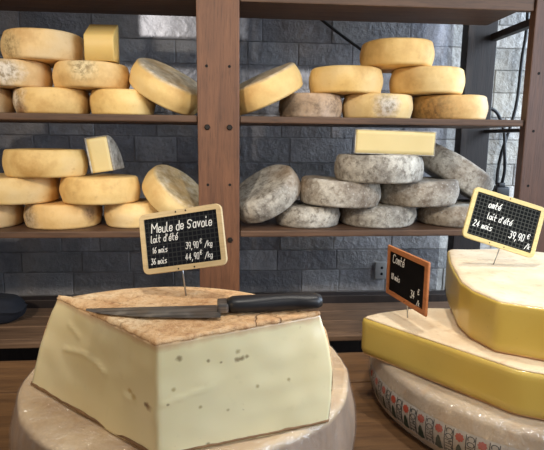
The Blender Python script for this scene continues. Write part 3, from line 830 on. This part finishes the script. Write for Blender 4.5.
sign('small brown wood framed chalk sign reading Comté seen at an angle', (.3143, .85, 1.1573), .1331, .0951, -77.9, 1.1, 1.4, .0095, .002,
     M_fr3, slate('slate_plain', 0, 0, (13, 12, 14)),
     [('Comté', -.36, .20, .165, .0017, 0), ('18 mois', -.38, -.14, .11, .0016, 0), ('34', .12, -.30, .14, .0016, 0), ('€', .29, -.17, .10, .0014, 0), ('/k', .27, -.38, .10, .0014, 0)],
     (.323, .8541, 1.070), [(0, -.45)])

# ------------------------------------------------------------------ cables, socket, bag
def cable(pts, r, label, m=M_black):
    bm = bmesh.new(); tube(bm, smooth_path(pts, 12), r, 10); return tag(link('cable', bm, m), label, 'cable', 'black cables behind the rack')
cable([(1.055, 1.82, 2.3), (1.06, 1.82, 1.95), (1.064, 1.82, 1.80), (1.057, 1.82, 1.70), (1.052, 1.82, 1.55), (1.036, 1.82, 1.46), (1.012, 1.82, 1.37), (1.002, 1.82, 1.30), (1.002, 1.82, 1.245)], .0060, 'black cable hanging down the stone wall beside the right front post')
cable([(.90, 1.80, 1.535), (.94, 1.805, 1.524), (.972, 1.81, 1.508), (.998, 1.82, 1.475), (1.012, 1.815, 1.43), (1.010, 1.80, 1.37), (1.022, 1.81, 1.30), (1.022, 1.82, 1.245)], .0060, 'shorter black cable looping out from behind the rear post')
cable([(.13, 1.70, 1.90), (.22, 1.70, 1.84), (.298, 1.70, 1.785), (.359, 1.70, 1.743), (.434, 1.70, 1.695), (.52, 1.70, 1.64)], .0048, 'black cable running slantwise behind the top wheel on the upper right shelf')
pl = empty('power_plug', (1.012, 1.812, 1.185), 'black plug at the ends of the hanging cables on the stone wall', 'plug')
link('plug_body', nbox(-.028, .028, -.022, .030, .0, .052, bev=.008), M_black, pl)
link('plug_neck', nbox(-.012, .014, -.010, .014, .050, .066, bev=.004), M_black, pl)
so = empty('wall_socket', (.574, 1.838, .91), 'pale wall socket behind the small wood framed sign', 'socket')
link('face_plate', nbox(-.022, .022, -.006, .004, -.034, .034, bev=.003), M_plastic, so)
for dz in (-.013, .011):
    b = bmesh.new(); disc_bm(b, .004, -.0055, dz, .0055, .0012, 14, False); link('plug_hole', b, M_hole, so, False)
# crates standing on the top shelf, tall enough to shade the wall
def crate(x0, x1, label):
    xm = (x0+x1)/2; cr = empty('wooden_crate', (xm, 1.43, 1.765), label, 'crate', 'crates on the top shelf'); a, b = x0-xm, x1-xm
    for y0 in (-.11, .10):
        for z0 in (0, .085, .17): link('slat', nbox(a, b, y0, y0+.010, z0+.001, z0+.08, bev=.001), M_crate, cr, False)
    for q in (a, b-.01): link('end_board', nbox(q, q+.01, -.099, .099, .001, .25, bev=.001), M_crate, cr, False)
    link('bottom_board', nbox(a+.011, b-.011, -.099, .099, .001, .008), M_crate, cr, False)
crate(.16, .70, 'light wooden crate on the top shelf, right of the middle post')
crate(-.82, -.36, 'unseen wooden crate added on the top shelf to shade the wall, left of the middle post')  # out of view, added to keep the shelf spot off the wall
# dark bag at the left end of the bottom slats
bm = wheel_bm(.085, .075, bulge=.006, edge=.034, amp=.010, seed=5, seg=40)
for v in bm.verts: v.co.y *= .75
o = link('cloth_bag', bm, M_cloth); o.location = (-.69, 1.47, .8685); tag(o, 'dark blue cloth bag on the low slats at the left edge', 'bag')

# ------------------------------------------------------------------ light
def area(name, loc, target, sx, sy, power, col):
    l = bpy.data.lights.new(name, 'AREA'); l.shape = 'RECTANGLE'; l.size = sx; l.size_y = sy; l.energy = power; l.color = col
    o = bpy.data.objects.new(name, l); COL.objects.link(o); o.location = loc
    o.rotation_euler = (Vector(target)-Vector(loc)).to_track_quat('-Z', 'Y').to_euler(); return o
def spot(name, loc, target, power, col, ang, rad=.06):
    l = bpy.data.lights.new(name, 'SPOT'); l.energy = power; l.color = col; l.spot_size = R_(ang); l.spot_blend = .6; l.shadow_soft_size = rad
    o = bpy.data.objects.new(name, l); COL.objects.link(o); o.location = loc
    o.rotation_euler = (Vector(target)-Vector(loc)).to_track_quat('-Z', 'Y').to_euler(); return o
area('window_light', (2.3, -.35, 2.0), (.15, .8, 1.1), 1.4, 1.5, 62, (.76, .87, 1.))
area('side_daylight', (2.1, 1.50, 1.75), (.9, 1.85, 1.35), .6, 1.0, 32, (.66, .81, 1.))
spot('ceiling_spot', (-.05, .55, 2.8), (-.05, .70, 1.1), 40, (1., .93, .82), 50, .08)
spot('ceiling_spot', (.62, .98, 2.8), (.50, .85, 1.1), 54, (1., .93, .82), 44, .05)
spot('shelf_spot', (-.75, -.7, 2.25), (-.30, 1.35, 1.36), 92, (1., .89, .74), 37)
spot('shelf_spot', (.70, -.7, 2.25), (.40, 1.35, 1.35), 76, (1., .91, .78), 44)
area('shop_lamp', (-1.7, -.5, 2.2), (-.1, .8, 1.1), .5, .5, 9, (1., .68, .32))
wd = bpy.data.worlds.new('World'); scn.world = wd; wd.use_nodes = True
wd.node_tree.nodes['Background'].inputs[0].default_value = (.78, .80, .84, 1); wd.node_tree.nodes['Background'].inputs[1].default_value = .30

# ------------------------------------------------------------------ camera
def cam_axes(yaw, pitch, roll):
    y, p, r = R_(yaw), R_(pitch), R_(roll)
    F = Vector((math.sin(y)*math.cos(p), math.cos(y)*math.cos(p), -math.sin(p)))
    r0 = Vector((math.cos(y), -math.sin(y), 0)); u0 = r0.cross(F)
    r1 = r0*math.cos(r)+u0*math.sin(r); return r1, r1.cross(F), F
cd = bpy.data.cameras.new('camera'); co = bpy.data.objects.new('camera', cd); COL.objects.link(co)
rx, ux, fw_ = cam_axes(4.8, 9.6, .6)
co.matrix_world = Matrix(((rx.x, ux.x, -fw_.x, 0), (rx.y, ux.y, -fw_.y, 0), (rx.z, ux.z, -fw_.z, 1.40), (0, 0, 0, 1)))
cd.sensor_width = 36; cd.lens = 503/544*36; cd.clip_start = .02
scn.camera = co
vs = scn.view_settings; scn.display_settings.display_device = 'sRGB'
vs.view_transform = 'Standard'; vs.look = 'None'; vs.gamma = 1; vs.exposure = .0; vs.use_curve_mapping = False
scn.cycles.transparent_max_bounces = 16; scn.cycles.max_bounces = 8
